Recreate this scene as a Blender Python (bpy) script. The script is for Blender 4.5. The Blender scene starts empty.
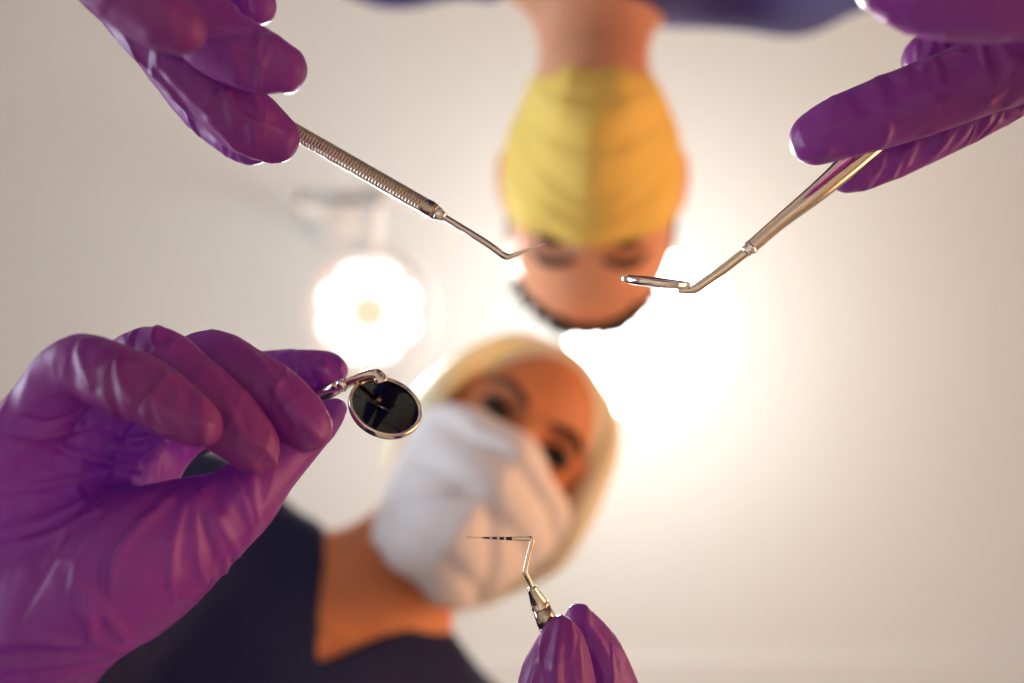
import bpy, bmesh, math, random
import numpy as np
from mathutils import Vector, Matrix

random.seed(7)
C = bpy.context.scene
COL = C.collection

# ----------------------------------------------------------------- camera
F = 35.0 / 36.0 * 1024.0          # focal length in pixels
CZ = 0.62                         # height of the lens above the floor (a reclined patient's mouth)
FOCUS = 0.306
cam_d = bpy.data.cameras.new('camera')
cam_d.lens = 35.0
cam_d.sensor_width = 36.0
cam_d.clip_start = 0.02
cam_d.clip_end = 50
cam_d.dof.use_dof = True
cam_d.dof.focus_distance = FOCUS
cam_d.dof.aperture_fstop = 4.2
cam = bpy.data.objects.new('camera', cam_d)
COL.objects.link(cam)
cam.location = (0, 0, CZ)
cam.rotation_euler = (math.pi, 0, 0)     # straight up; picture right = +X, picture down = +Y
C.camera = cam

# ----------------------------------------------------------------- colour, world, lights
C.view_settings.view_transform = 'Standard'
C.view_settings.look = 'None'
C.view_settings.exposure = 0.68
C.view_settings.gamma = 1.0
C.view_settings.use_curve_mapping = False

w = bpy.data.worlds.new('world')
C.world = w
w.use_nodes = True
w.node_tree.nodes['Background'].inputs[0].default_value = (0.75, 0.85, 1.0, 1)
w.node_tree.nodes['Background'].inputs[1].default_value = 1.0

CEIL_D = 1.93                     # ceiling above the lens
CEIL_Z = CZ + CEIL_D


def P(px, py, d):
    return Vector(((px - 512.0) / F * d, (py - 341.5) / F * d, CZ + d))


def area(name, loc, target, sx, sy, power, color):
    l = bpy.data.lights.new(name, 'AREA')
    l.shape = 'RECTANGLE'
    l.size, l.size_y = sx, sy
    l.energy = power
    l.color = color
    l.spread = math.radians(125)
    o = bpy.data.objects.new(name, l)
    COL.objects.link(o)
    o.location = loc
    v = Vector(target) - Vector(loc)
    o.rotation_euler = v.to_track_quat('-Z', 'Y').to_euler()
    return o


RX0, RX1, RY0, RY1 = -2.3, 2.1, -2.1, 2.3
# added fill for faces and hands, set at two unseen windows
area('added_fill_cool', (RX0 + 0.06, -0.1, 1.25), (-0.7, -0.1, 0.7), 2.0, 1.5, 22, (0.76, 0.90, 1.0))
area('added_fill_warm', (RX1 - 0.06, 0.1, 1.15), (0.3, 0.1, 1.05), 2.0, 1.4, 12.5, (1.0, 0.42, 0.10))
# the operating lamp's beam, from its lens down to the patient
LAMP = P(369, 312, 1.50)
sp = bpy.data.lights.new('dental_lamp_beam', 'SPOT')
sp.energy = 85
sp.color = (1.0, 0.96, 0.92)
sp.spot_size = math.radians(23)
sp.spot_blend = 0.5
sp.shadow_soft_size = 0.07
spo = bpy.data.objects.new('dental_lamp_beam', sp)
COL.objects.link(spo)
spo.location = LAMP + Vector((0.006, 0, -0.06))
spo.rotation_euler = (Vector((0, 0.02, CZ)) - spo.location).to_track_quat('-Z', 'Y').to_euler()
CL = P(652, 335, 1.50)          # the ceiling lamp glows by itself


# ----------------------------------------------------------------- materials
def mat(name, color, rough=0.5, metal=0.0, spec=0.5, sss=0.0, sss_r=(1, 0.3, 0.2), sss_s=0.01,
        bump=0.0, bscale=60.0, bstretch=(1, 1, 1), brot=0.0, emit=None, estr=0.0, detail=4.0, sheen=0.0, mottled=0.0, mscale=20.0,
        bdist=0.002, distort=0.0, ntype='FBM'):
    m = bpy.data.materials.new(name)
    m.use_nodes = True
    nt = m.node_tree
    b = nt.nodes['Principled BSDF']
    b.inputs['Base Color'].default_value = (*color, 1)
    b.inputs['Roughness'].default_value = rough
    b.inputs['Metallic'].default_value = metal
    b.inputs['Specular IOR Level'].default_value = spec
    if sss:
        b.inputs['Subsurface Weight'].default_value = sss
        b.inputs['Subsurface Radius'].default_value = sss_r
        b.inputs['Subsurface Scale'].default_value = sss_s
    if sheen:
        b.inputs['Sheen Weight'].default_value = sheen
    if emit:
        b.inputs['Emission Color'].default_value = (*emit, 1)
        b.inputs['Emission Strength'].default_value = estr
    if bump or mottled:
        tc = nt.nodes.new('ShaderNodeTexCoord')
        mp = nt.nodes.new('ShaderNodeMapping')
        mp.inputs['Scale'].default_value = bstretch
        mp.inputs['Rotation'].default_value = (0, 0, brot)
        nt.links.new(tc.outputs['Object'], mp.inputs['Vector'])
    if bump:
        n = nt.nodes.new('ShaderNodeTexNoise')
        n.inputs['Scale'].default_value = bscale
        n.noise_type = ntype
        n.inputs['Detail'].default_value = detail
        n.inputs['Distortion'].default_value = distort
        nt.links.new(mp.outputs['Vector'], n.inputs['Vector'])
        bp = nt.nodes.new('ShaderNodeBump')
        bp.inputs['Strength'].default_value = bump
        bp.inputs['Distance'].default_value = bdist
        nt.links.new(n.outputs['Fac'], bp.inputs['Height'])
        nt.links.new(bp.outputs['Normal'], b.inputs['Normal'])
    if mottled:
        n2 = nt.nodes.new('ShaderNodeTexNoise')
        n2.inputs['Scale'].default_value = mscale
        n2.inputs['Detail'].default_value = 3
        nt.links.new(mp.outputs['Vector'], n2.inputs['Vector'])
        rp = nt.nodes.new('ShaderNodeMapRange')
        rp.inputs['From Min'].default_value = 0.3
        rp.inputs['From Max'].default_value = 0.7
        rp.inputs['To Min'].default_value = 1 - mottled
        rp.inputs['To Max'].default_value = 1 + mottled
        nt.links.new(n2.outputs['Fac'], rp.inputs['Value'])
        mx = nt.nodes.new('ShaderNodeVectorMath')
        mx.operation = 'MULTIPLY'
        mx.inputs[0].default_value = color
        nt.links.new(rp.outputs['Result'], mx.inputs[1])
        nt.links.new(mx.outputs['Vector'], b.inputs['Base Color'])
    return m


M_CEIL = mat('ceiling_paint', (0.785, 0.80, 0.775), 0.9, bump=0.03, bscale=180)
M_WALL = mat('wall_paint', (0.80, 0.78, 0.75), 0.85, bump=0.03, bscale=150)
M_WALL_TAN_BOUNCE = mat('wall_tan_bounce', (0.66, 0.45, 0.24), 0.85, bump=0.03, bscale=150)  # right wall out of view, coloured tan to bounce warm light
M_FLOOR = mat('floor_vinyl', (0.64, 0.58, 0.51), 0.45, mottled=0.08, mscale=9)
M_FRAME = mat('window_frame_white', (0.8, 0.8, 0.78), 0.4, bump=0.02, bscale=80)
M_GLOVE = mat('purple_nitrile', (0.235, 0.035, 0.185), 0.42, spec=0.4, sss=0.0, sss_r=(0.5, 0.10, 1.0), sss_s=0.015,
              bump=0.6, bscale=48, bdist=0.006, detail=2.5, distort=0.7, bstretch=(1.5, 0.5, 1.0), brot=math.radians(-42), ntype='RIDGED_MULTIFRACTAL')
_nt = M_GLOVE.node_tree            # the film lets strong light from behind through, violet
_tr = _nt.nodes.new('ShaderNodeBsdfTranslucent')
_tr.inputs['Color'].default_value = (0.45, 0.04, 1.0, 1)
_mx = _nt.nodes.new('ShaderNodeMixShader')
_mx.inputs['Fac'].default_value = 0.18
_nt.links.new(_nt.nodes['Principled BSDF'].outputs['BSDF'], _mx.inputs[1])
_nt.links.new(_tr.outputs['BSDF'], _mx.inputs[2])
_nt.links.new(_mx.outputs['Shader'], _nt.nodes['Material Output'].inputs['Surface'])
# crisp crinkle lines of the film, gathered in patches
_mp = [n for n in _nt.nodes if n.type == 'MAPPING'][0]
_b0 = [n for n in _nt.nodes if n.type == 'BUMP'][0]
_wn = _nt.nodes.new('ShaderNodeTexNoise')
_wn.inputs['Scale'].default_value = 45
_wa = _nt.nodes.new('ShaderNodeVectorMath')
_wa.operation = 'MULTIPLY_ADD'
_wa.inputs[1].default_value = (0.012, 0.012, 0.012)
_nt.links.new(_mp.outputs['Vector'], _wn.inputs['Vector'])
_nt.links.new(_wn.outputs['Color'], _wa.inputs[0])
_nt.links.new(_mp.outputs['Vector'], _wa.inputs[2])
_vo = _nt.nodes.new('ShaderNodeTexVoronoi')
_vo.feature = 'DISTANCE_TO_EDGE'
_vo.inputs['Scale'].default_value = 62
_nt.links.new(_wa.outputs['Vector'], _vo.inputs['Vector'])
_mr = _nt.nodes.new('ShaderNodeMapRange')
_mr.interpolation_type = 'SMOOTHSTEP'
_mr.inputs['From Max'].default_value = 0.16
_mr.inputs['To Min'].default_value = 1.0
_mr.inputs['To Max'].default_value = 0.0
_nt.links.new(_vo.outputs['Distance'], _mr.inputs['Value'])
_pn = _nt.nodes.new('ShaderNodeTexNoise')
_pn.inputs['Scale'].default_value = 30
_pn.inputs['Detail'].default_value = 1
_nt.links.new(_mp.outputs['Vector'], _pn.inputs['Vector'])
_pr = _nt.nodes.new('ShaderNodeMapRange')
_pr.inputs['From Min'].default_value = 0.46
_pr.inputs['From Max'].default_value = 0.64
_nt.links.new(_pn.outputs['Fac'], _pr.inputs['Value'])
_mu = _nt.nodes.new('ShaderNodeMath')
_mu.operation = 'MULTIPLY'
_nt.links.new(_mr.outputs['Result'], _mu.inputs[0])
_nt.links.new(_pr.outputs['Result'], _mu.inputs[1])
_b1 = _nt.nodes.new('ShaderNodeBump')
_b1.inputs['Strength'].default_value = 0.8
_b1.inputs['Distance'].default_value = 0.0012
_nt.links.new(_mu.outputs['Value'], _b1.inputs['Height'])
_nt.links.new(_b0.outputs['Normal'], _b1.inputs['Normal'])
_nt.links.new(_b1.outputs['Normal'], _nt.nodes['Principled BSDF'].inputs['Normal'])
M_SKIN_W = mat('skin_warm', (0.70, 0.26, 0.11), 0.5, spec=0.35, sss=0.2, sss_r=(1, 0.3, 0.12), sss_s=0.012, bump=0.05, bscale=400, mottled=0.05, mscale=25)
M_SKIN_M = mat('skin_ruddy', (0.80, 0.37, 0.21), 0.5, spec=0.35, sss=0.2, sss_r=(1, 0.3, 0.12), sss_s=0.012, bump=0.05, bscale=400, mottled=0.06, mscale=25)
M_NAVY = mat('navy_scrub_cloth', (0.015, 0.020, 0.070), 0.8, spec=0.2, bump=0.5, bscale=16, bdist=0.010)
M_NAVY_M = mat('indigo_scrub_cloth', (0.060, 0.050, 0.21), 0.8, spec=0.2, bump=0.5, bscale=16, bdist=0.010)
M_SHOE = mat('white_clog', (0.7, 0.7, 0.7), 0.5, bump=0.02)
M_MASK_W = mat('white_mask_fabric', (0.90, 0.84, 0.85), 0.8, spec=0.2, sss=0.3, sss_r=(1, 0.9, 0.9), sss_s=0.006, bump=0.15, bscale=300)
M_MASK_Y = mat('yellow_mask_fabric', (0.92, 0.60, 0.14), 0.8, spec=0.2, sss=0.3, sss_r=(1, 0.8, 0.2), sss_s=0.006, bump=0.15, bscale=300)
M_HAIR_W = mat('blonde_hair', (0.97, 0.83, 0.60), 0.45, spec=0.4, sss=0.7, sss_r=(1, 0.8, 0.5), sss_s=0.03, bump=0.6, bscale=240, bstretch=(1, 0.12, 1), bdist=0.003)
M_HAIR_M = mat('dark_hair', (0.018, 0.012, 0.010), 0.5, spec=0.4, bump=0.8, bscale=500, bdist=0.003)
M_BROW = mat('eyebrow_hair', (0.035, 0.017, 0.010), 0.7, bump=0.5, bscale=600)
M_EYE = mat('eye_white', (0.55, 0.48, 0.45), 0.15, bump=0.01)
M_IRIS = mat('eye_iris', (0.05, 0.025, 0.015), 0.1, mottled=0.3, mscale=900)
M_PUPIL = mat('eye_pupil', (0.004, 0.004, 0.004), 0.1, mottled=0.1)
M_LASH = mat('eyelash', (0.01, 0.007, 0.006), 0.6, mottled=0.1)
M_STEEL = mat('polished_steel', (0.72, 0.62, 0.50), 0.16, metal=1.0, mottled=0.04, mscale=300)
M_CHROME = mat('chrome', (0.80, 0.74, 0.68), 0.10, metal=1.0, mottled=0.03, mscale=200)
M_DARKSTEEL = mat('dark_steel', (0.46, 0.37, 0.29), 0.20, metal=1.0, mottled=0.1, mscale=400)
M_MIRROR = mat('mirror_glass', (0.06, 0.065, 0.065), 0.02, metal=1.0, mottled=0.02, mscale=50)  # near-black tint stands in for a dark reflection
M_BLACK = mat('black_band', (0.008, 0.008, 0.008), 0.4, mottled=0.1)
M_GOLD = mat('gold_chain', (0.85, 0.55, 0.20), 0.25, metal=1.0, mottled=0.05)
M_LAMPW = mat('lamp_white_plastic', (0.82, 0.80, 0.78), 0.35, bump=0.01)
M_LAMPG = mat('lamp_grey_metal', (0.45, 0.43, 0.42), 0.4, metal=0.3, bump=0.02)
M_LED = mat('led_lens', (1, 1, 1), 0.3, emit=(1.0, 0.985, 0.96), estr=1.1, mottled=0.01)
M_SENSOR = mat('lamp_sensor_cover', (0.72, 0.42, 0.25), 0.3, emit=(1.0, 0.80, 0.62), estr=0.42, mottled=0.05)
M_DIFF = mat('ceiling_light_diffuser', (1, 1, 1), 0.5, emit=(1.0, 0.965, 0.92), estr=10.0, mottled=0.01)
g = bpy.data.materials.new('window_glass')
g.use_nodes = True
g.node_tree.nodes['Principled BSDF'].inputs['Transmission Weight'].default_value = 1
g.node_tree.nodes['Principled BSDF'].inputs['Roughness'].default_value = 0.0
M_GLASS = g


# ----------------------------------------------------------------- object helpers
def link(name, me, material=None, parent=None):
    o = bpy.data.objects.new(name, me)
    COL.objects.link(o)
    if material is not None:
        for mm in (material if isinstance(material, (list, tuple)) else [material]):
            me.materials.append(mm)
    if parent is not None:
        o.parent = parent
        o.matrix_parent_inverse = parent_world(parent).inverted()
    return o


def parent_world(o):
    m = Matrix.LocRotScale(o.location, o.rotation_euler.to_quaternion(), o.scale)
    if o.parent is not None:
        m = parent_world(o.parent) @ o.matrix_parent_inverse @ m
    return m


def thing(name, label, cat, loc, group=None):
    o = bpy.data.objects.new(name, None)
    o.empty_display_size = 0.05
    COL.objects.link(o)
    o.location = loc
    o['label'] = label
    o['category'] = cat
    if group:
        o['group'] = group
    return o


def from_bm(name, bm, material, parent=None, smooth=True):
    me = bpy.data.meshes.new(name)
    bmesh.ops.recalc_face_normals(bm, faces=bm.faces)
    bm.to_mesh(me)
    bm.free()
    if smooth:
        me.polygons.foreach_set('use_smooth', [True] * len(me.polygons))
    return link(name, me, material, parent)


def struct(o):
    o['kind'] = 'structure'
    return o


def box_bm(lo, hi, bm=None, bevel=0.0):
    bm = bm or bmesh.new()
    c = [(a + b) / 2 for a, b in zip(lo, hi)]
    s = [b - a for a, b in zip(lo, hi)]
    r = bmesh.ops.create_cube(bm, size=1.0, matrix=Matrix.Translation(c) @ Matrix.Diagonal((*s, 1)))
    if bevel:
        vs = set(r['verts'])
        es = [e for e in bm.edges if e.verts[0] in vs and e.verts[1] in vs]
        bmesh.ops.bevel(bm, geom=es, offset=bevel, segments=3, affect='EDGES', profile=0.7)
    return bm


def spline(pts, n):
    """Catmull-Rom through rows of numbers, n samples per span"""
    A = np.array(pts, float)
    A = np.vstack([2 * A[0] - A[1], A, 2 * A[-1] - A[-2]])
    out = []
    for i in range(1, len(A) - 2):
        for t in np.linspace(0, 1, n, endpoint=False):
            p0, p1, p2, p3 = A[i - 1], A[i], A[i + 1], A[i + 2]
            out.append(0.5 * (2 * p1 + (p2 - p0) * t + (2 * p0 - 5 * p1 + 4 * p2 - p3) * t * t + (3 * p1 - p0 - 3 * p2 + p3) * t ** 3))
    out.append(A[-2])
    return np.array(out)


def tube_bm(pts, radii, seg=16, bm=None, slots=None, cap=True):
    """a swept round bar along pts; radii per point; slots = material index per span"""
    bm = bm or bmesh.new()
    pts = [Vector(p) for p in pts]
    n = len(pts)
    up = None
    rings = []
    for i, p in enumerate(pts):
        if i == 0:
            t = pts[1] - p
        elif i == n - 1:
            t = p - pts[i - 1]
        else:
            t = (pts[i + 1] - p).normalized() + (p - pts[i - 1]).normalized()
        if t.length < 1e-12:
            t = Vector((0, 0, 1))
        t.normalize()
        if up is None:
            up = t.orthogonal().normalized()
        up = (up - t * up.dot(t)).normalized()
        sd = t.cross(up)
        rings.append([bm.verts.new(p + (up * math.cos(a) + sd * math.sin(a)) * radii[i])
                      for a in (2 * math.pi * k / seg for k in range(seg))])
    for i in range(n - 1):
        for k in range(seg):
            f = bm.faces.new((rings[i][k], rings[i][(k + 1) % seg], rings[i + 1][(k + 1) % seg], rings[i + 1][k]))
            if slots:
                f.material_index = slots[i]
    if cap:
        f0 = bm.faces.new(list(reversed(rings[0])))
        f1 = bm.faces.new(rings[-1])
        if slots:
            f0.material_index, f1.material_index = slots[0], slots[-1]
    return bm


def frame_from(n):
    n = Vector(n).normalized()
    x = n.orthogonal().normalized()
    return x, n.cross(x), n


def lathe_bm(profile, origin, axis, seg=48, bm=None, xdir=None):
    """profile = (radius, along axis) rows"""
    bm = bm or bmesh.new()
    x, y, n = frame_from(axis)
    if xdir is not None:
        x = (Vector(xdir) - n * Vector(xdir).dot(n)).normalized()
        y = n.cross(x)
    o = Vector(origin)
    rings = []
    for r, h in profile:
        if r < 1e-7:
            rings.append([bm.verts.new(o + n * h)])
        else:
            rings.append([bm.verts.new(o + n * h + (x * math.cos(a) + y * math.sin(a)) * r)
                          for a in (2 * math.pi * k / seg for k in range(seg))])
    for A, B in zip(rings[:-1], rings[1:]):
        for k in range(seg):
            k2 = (k + 1) % seg
            if len(A) == 1 and len(B) == 1:
                continue
            if len(A) == 1:
                bm.faces.new((A[0], B[k], B[k2]))
            elif len(B) == 1:
                bm.faces.new((A[k], A[k2], B[0]))
            else:
                bm.faces.new((A[k], A[k2], B[k2], B[k]))
    return bm


# ----------------------------------------------------------------- distance-field sculpting
class Field:
    def __init__(s, lo, hi, h, big=0.03):
        s.lo = np.array(lo, np.float64)
        s.h = h
        s.big = big
        s.n = np.ceil((np.array(hi) - s.lo) / h).astype(int) + 1
        s.D = np.full(tuple(s.n), big, np.float32)
        s.ax = [(s.lo[i] + h * np.arange(s.n[i])).astype(np.float32) for i in range(3)]

    def copy(s):
        o = Field.__new__(Field)
        o.__dict__.update(s.__dict__)
        o.D = s.D.copy()
        return o

    def sub(s, lo, hi):
        sl = []
        for i in range(3):
            a = int(max(0, math.floor((lo[i] - s.lo[i]) / s.h)))
            b = int(min(s.n[i], math.ceil((hi[i] - s.lo[i]) / s.h) + 1))
            if b <= a:
                return None
            sl.append(slice(a, b))
        sl = tuple(sl)
        X = s.ax[0][sl[0]][:, None, None]
        Y = s.ax[1][sl[1]][None, :, None]
        Z = s.ax[2][sl[2]][None, None, :]
        return sl, X, Y, Z

    def merge(s, sl, d, k, op):
        A = s.D[sl]
        if op == 'u':
            if k > 0:
                hh = np.maximum(k - np.abs(A - d), 0) / k
                s.D[sl] = np.minimum(A, d) - hh * hh * (k * 0.25)
            else:
                s.D[sl] = np.minimum(A, d)
        else:
            d = -d
            if k > 0:
                hh = np.maximum(k - np.abs(A - d), 0) / k
                s.D[sl] = np.maximum(A, d) + hh * hh * (k * 0.25)
            else:
                s.D[sl] = np.maximum(A, d)

    def path(s, pts, k=0.004, op='u'):
        """chain of tapering round bars; pts rows x, y, z, radius"""
        pts = np.array(pts, np.float64)
        rm = pts[:, 3].max() + s.big
        r = s.sub(pts[:, :3].min(0) - rm, pts[:, :3].max(0) + rm)
        if r is None:
            return
        sl, X, Y, Z = r
        best = None
        for a, b in zip(pts[:-1], pts[1:]):
            ba = b[:3] - a[:3]
            L2 = float(ba @ ba) + 1e-12
            t = ((X - a[0]) * ba[0] + (Y - a[1]) * ba[1] + (Z - a[2]) * ba[2]) / L2
            t = np.clip(t, 0, 1).astype(np.float32)
            d = np.sqrt((X - a[0] - t * ba[0]) ** 2 + (Y - a[1] - t * ba[1]) ** 2 + (Z - a[2] - t * ba[2]) ** 2) - (a[3] + (b[3] - a[3]) * t)
            best = d if best is None else np.minimum(best, d)
        s.merge(sl, best.astype(np.float32), k, op)

    def ell(s, c, r, R=None, k=0.004, op='u'):
        """ellipsoid; R = 3x3 whose rows are its axes"""
        c = np.array(c, np.float64)
        rm = max(r) + s.big
        q = s.sub(c - rm, c + rm)
        if q is None:
            return
        sl, X, Y, Z = q
        R = np.eye(3) if R is None else np.array(R)
        u = [(R[i][0] * (X - c[0]) + R[i][1] * (Y - c[1]) + R[i][2] * (Z - c[2])) for i in range(3)]
        k0 = np.sqrt(sum((u[i] / r[i]) ** 2 for i in range(3))) + 1e-9
        k1 = np.sqrt(sum((u[i] / (r[i] * r[i])) ** 2 for i in range(3))) + 1e-9
        s.merge(sl, (k0 * (k0 - 1) / k1).astype(np.float32), k, op)

    def sample(s, p):
        q = (np.array(p) - s.lo) / s.h
        i = np.floor(q).astype(int)
        if (i < 0).any() or (i >= s.n - 1).any():
            return s.big
        f = q - i
        c = s.D[i[0]:i[0] + 2, i[1]:i[1] + 2, i[2]:i[2] + 2].astype(float)
        c = c[0] * (1 - f[0]) + c[1] * f[0]
        c = c[0] * (1 - f[1]) + c[1] * f[1]
        return c[0] * (1 - f[2]) + c[1] * f[2]

    def hit(s, px, py, d0=0.18, d1=0.45):
        """where the line of sight first meets the surface"""
        d = d0
        while d < d1:
            v = s.sample(P(px, py, d))
            if v < 0.0002:
                return np.array(P(px, py, d))
            d += max(v * 0.7, 0.0004)
        return None

    def fold(s, pix, r=0.0011, depth=0.30, k=0.0018, op='u', n=6):
        """a fold (or crease) of the glove running over the surface"""
        pts = []
        S = spline(pix, n)
        m = len(S)
        for i, q in enumerate(S):
            h = s.hit(q[0], q[1])
            if h is None:
                continue
            if pts and abs(h[2] - pts[-1][2]) > 0.008:
                if len(pts) > 2:
                    break
                pts = []
            e = math.sin(math.pi * (i + 0.6) / (m + 0.2)) ** 0.6
            rr = r * (0.35 + 0.65 * e)
            ray = h - np.array([0, 0, CZ])
            ray /= np.linalg.norm(ray)
            off = ray * rr * depth
            pts.append([*(h + off), rr])
        if len(pts) > 1:
            s.path(pts, k=k, op=op)

    def mesh(s, name):
        D = s.D
        n0, n1, n2 = D.shape
        ins = D < 0
        cnt = np.zeros((n0 - 1, n1 - 1, n2 - 1), np.int8)
        for a in (0, 1):
            for b in (0, 1):
                for c in (0, 1):
                    cnt += ins[a:n0 - 1 + a, b:n1 - 1 + b, c:n2 - 1 + c]
        act = (cnt > 0) & (cnt < 8)
        I, J, K = np.nonzero(act)
        idx = np.full(cnt.shape, -1, np.int32)
        idx[I, J, K] = np.arange(len(I))
        cor = {}
        for a in (0, 1):
            for b in (0, 1):
                for c in (0, 1):
                    cor[(a, b, c)] = D[I + a, J + b, K + c]
        acc = np.zeros((len(I), 3), np.float64)
        num = np.zeros(len(I))
        for a in cor:
            for ax in range(3):
                if a[ax] == 0:
                    b = list(a)
                    b[ax] = 1
                    va, vb = cor[a], cor[tuple(b)]
                    x = (va < 0) != (vb < 0)
                    t = np.where(x, va / np.where(x, va - vb, 1), 0)
                    p = np.tile(np.array(a, float), (len(I), 1))
                    p[:, ax] += t
                    acc += np.where(x[:, None], p, 0)
                    num += x
        V = (np.stack([I, J, K], 1) + acc / num[:, None]) * s.h + s.lo
        Q = []
        sx = ins[:-1] != ins[1:]
        i, j, k = np.nonzero(sx[:, 1:-1, 1:-1])
        j, k = j + 1, k + 1
        q = np.stack([idx[i, j - 1, k - 1], idx[i, j, k - 1], idx[i, j, k], idx[i, j - 1, k]], 1)
        fl = ins[i, j, k]
        q[~fl] = q[~fl][:, ::-1]
        Q.append(q)
        sy = ins[:, :-1] != ins[:, 1:]
        i, j, k = np.nonzero(sy[1:-1, :, 1:-1])
        i, k = i + 1, k + 1
        q = np.stack([idx[i - 1, j, k - 1], idx[i - 1, j, k], idx[i, j, k], idx[i, j, k - 1]], 1)
        fl = ins[i, j, k]
        q[~fl] = q[~fl][:, ::-1]
        Q.append(q)
        sz = ins[:, :, :-1] != ins[:, :, 1:]
        i, j, k = np.nonzero(sz[1:-1, 1:-1, :])
        i, j = i + 1, j + 1
        q = np.stack([idx[i - 1, j - 1, k], idx[i, j - 1, k], idx[i, j, k], idx[i - 1, j, k]], 1)
        fl = ins[i, j, k]
        q[~fl] = q[~fl][:, ::-1]
        Q.append(q)
        Q = np.concatenate(Q).astype(np.int32)
        me = bpy.data.meshes.new(name)
        me.vertices.add(len(V))
        me.vertices.foreach_set('co', V.astype(np.float32).ravel())
        me.loops.add(Q.size)
        me.loops.foreach_set('vertex_index', Q.ravel())
        me.polygons.add(len(Q))
        me.polygons.foreach_set('loop_start', np.arange(0, Q.size, 4, dtype=np.int32))
        me.update(calc_edges=True)
        me.validate()
        me.polygons.foreach_set('use_smooth', [True] * len(me.polygons))
        return me


def px_pts(rows):
    """rows px, py, distance, radius in px  ->  x, y, z, radius in metres"""
    return [[*P(a, b, d), r * d / F] for a, b, d, r in rows]


def fine(rows, n=5):
    return spline(px_pts(rows), n)


# ----------------------------------------------------------------- the room
def room():
    x0, x1, y0, y1, T = RX0, RX1, RY0, RY1, 0.1
    struct(from_bm('floor', box_bm((x0 - T, y0 - T, -0.1), (x1 + T, y1 + T, 0)), M_FLOOR, smooth=False))
    struct(from_bm('ceiling', box_bm((x0 - T, y0 - T, CEIL_Z), (x1 + T, y1 + T, CEIL_Z + 0.1)), M_CEIL, smooth=False))
    # lowered strip of ceiling behind the woman
    struct(from_bm('trim_1', box_bm((x0, 0.61, CEIL_Z - 0.014), (x1, y1, CEIL_Z - 0.0005), bevel=0.008), M_CEIL, smooth=False))
    struct(from_bm('wall_back', box_bm((x0 - T, y1, 0), (x1 + T, y1 + T, CEIL_Z)), M_WALL, smooth=False))
    struct(from_bm('wall_front', box_bm((x0 - T, y0 - T, 0), (x1 + T, y0, CEIL_Z)), M_WALL, smooth=False))
    for side, xa, xb, wy0, wy1 in (('left', x0 - T, x0, -1.15, 0.95), ('right', x1, x1 + T, -0.95, 1.15)):
        bm = box_bm((xa, y0, 0), (xb, wy0, CEIL_Z))
        box_bm((xa, wy1, 0), (xb, y1, CEIL_Z), bm)
        box_bm((xa, wy0, 0), (xb, wy1, 0.45), bm)
        box_bm((xa, wy0, 2.05), (xb, wy1, CEIL_Z), bm)
        struct(from_bm('wall_' + side, bm, M_WALL if side == 'left' else M_WALL_TAN_BOUNCE, smooth=False))
        wn = bpy.data.objects.new('added_window_1' if side == 'left' else 'added_window_2', None)  # window out of view, added to carry the side fill light
        COL.objects.link(wn)
        wn.location = ((xa + xb) / 2, (wy0 + wy1) / 2, 0.45)
        wn['kind'] = 'structure'
        bm = bmesh.new()
        t = 0.05
        box_bm((xa + 0.02, wy0, 0.45), (xb - 0.02, wy0 + t, 2.05), bm)
        box_bm((xa + 0.02, wy1 - t, 0.45), (xb - 0.02, wy1, 2.05), bm)
        box_bm((xa + 0.02, wy0 + t, 0.45), (xb - 0.02, wy1 - t, 0.45 + t), bm)
        box_bm((xa + 0.02, wy0 + t, 2.05 - t), (xb - 0.02, wy1 - t, 2.05), bm)
        ym = (wy0 + wy1) / 2
        box_bm((xa + 0.02, ym - 0.02, 0.45 + t), (xb - 0.02, ym + 0.02, 2.05 - t), bm)
        from_bm('window_frame', bm, M_FRAME, wn, smooth=False)
        xm = (xa + xb) / 2
        bm = box_bm((xm - 0.004, wy0 + t, 0.45 + t), (xm + 0.004, ym - 0.02, 2.05 - t))
        box_bm((xm - 0.004, ym + 0.02, 0.45 + t), (xm + 0.004, wy1 - t, 2.05 - t), bm)
        from_bm('window_pane', bm, M_GLASS, wn, smooth=False)
    for side, lo, hi in (('left', (x0, y0, 0), (x0 + 0.015, y1, 0.08)), ('right', (x1 - 0.015, y0, 0), (x1, y1, 0.08)),
                         ('front', (x0 + 0.016, y0, 0), (x1 - 0.016, y0 + 0.015, 0.08)), ('back', (x0 + 0.016, y1 - 0.015, 0), (x1 - 0.016, y1, 0.08))):
        struct(from_bm('baseboard_' + side, box_bm(lo, hi, bevel=0.004), M_FRAME, smooth=False))


room()


# ----------------------------------------------------------------- lamps
def ceiling_light():
    t = thing('ceiling_light', 'large glowing white globe hanging from the ceiling behind the two heads', 'ceiling light', (CL.x, CL.y, CEIL_Z))
    dn = Vector((0, 0, -1))
    o = Vector((CL.x, CL.y, CEIL_Z))
    from_bm('base', lathe_bm([(0, 0.0), (0.07, 0.0), (0.075, 0.006), (0.07, 0.018), (0.05, 0.030), (0, 0.032)], o, dn), M_LAMPW, t)
    R, hc = 0.125, CEIL_Z - CL.z
    from_bm('stem', lathe_bm([(0, 0.03), (0.011, 0.03), (0.011, hc - R * 0.97), (0.03, hc - R * 0.965), (0.034, hc - R * 0.93), (0, hc - R * 0.93)], o, dn, 24), M_LAMPW, t)
    prof = [(R * math.sin(a), hc - R * math.cos(a)) for a in np.linspace(0.0, math.pi, 32)]
    prof[0], prof[-1] = (0, prof[0][1]), (0, prof[-1][1])
    from_bm('diffuser', lathe_bm(prof, o, dn), M_DIFF, t)


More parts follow.
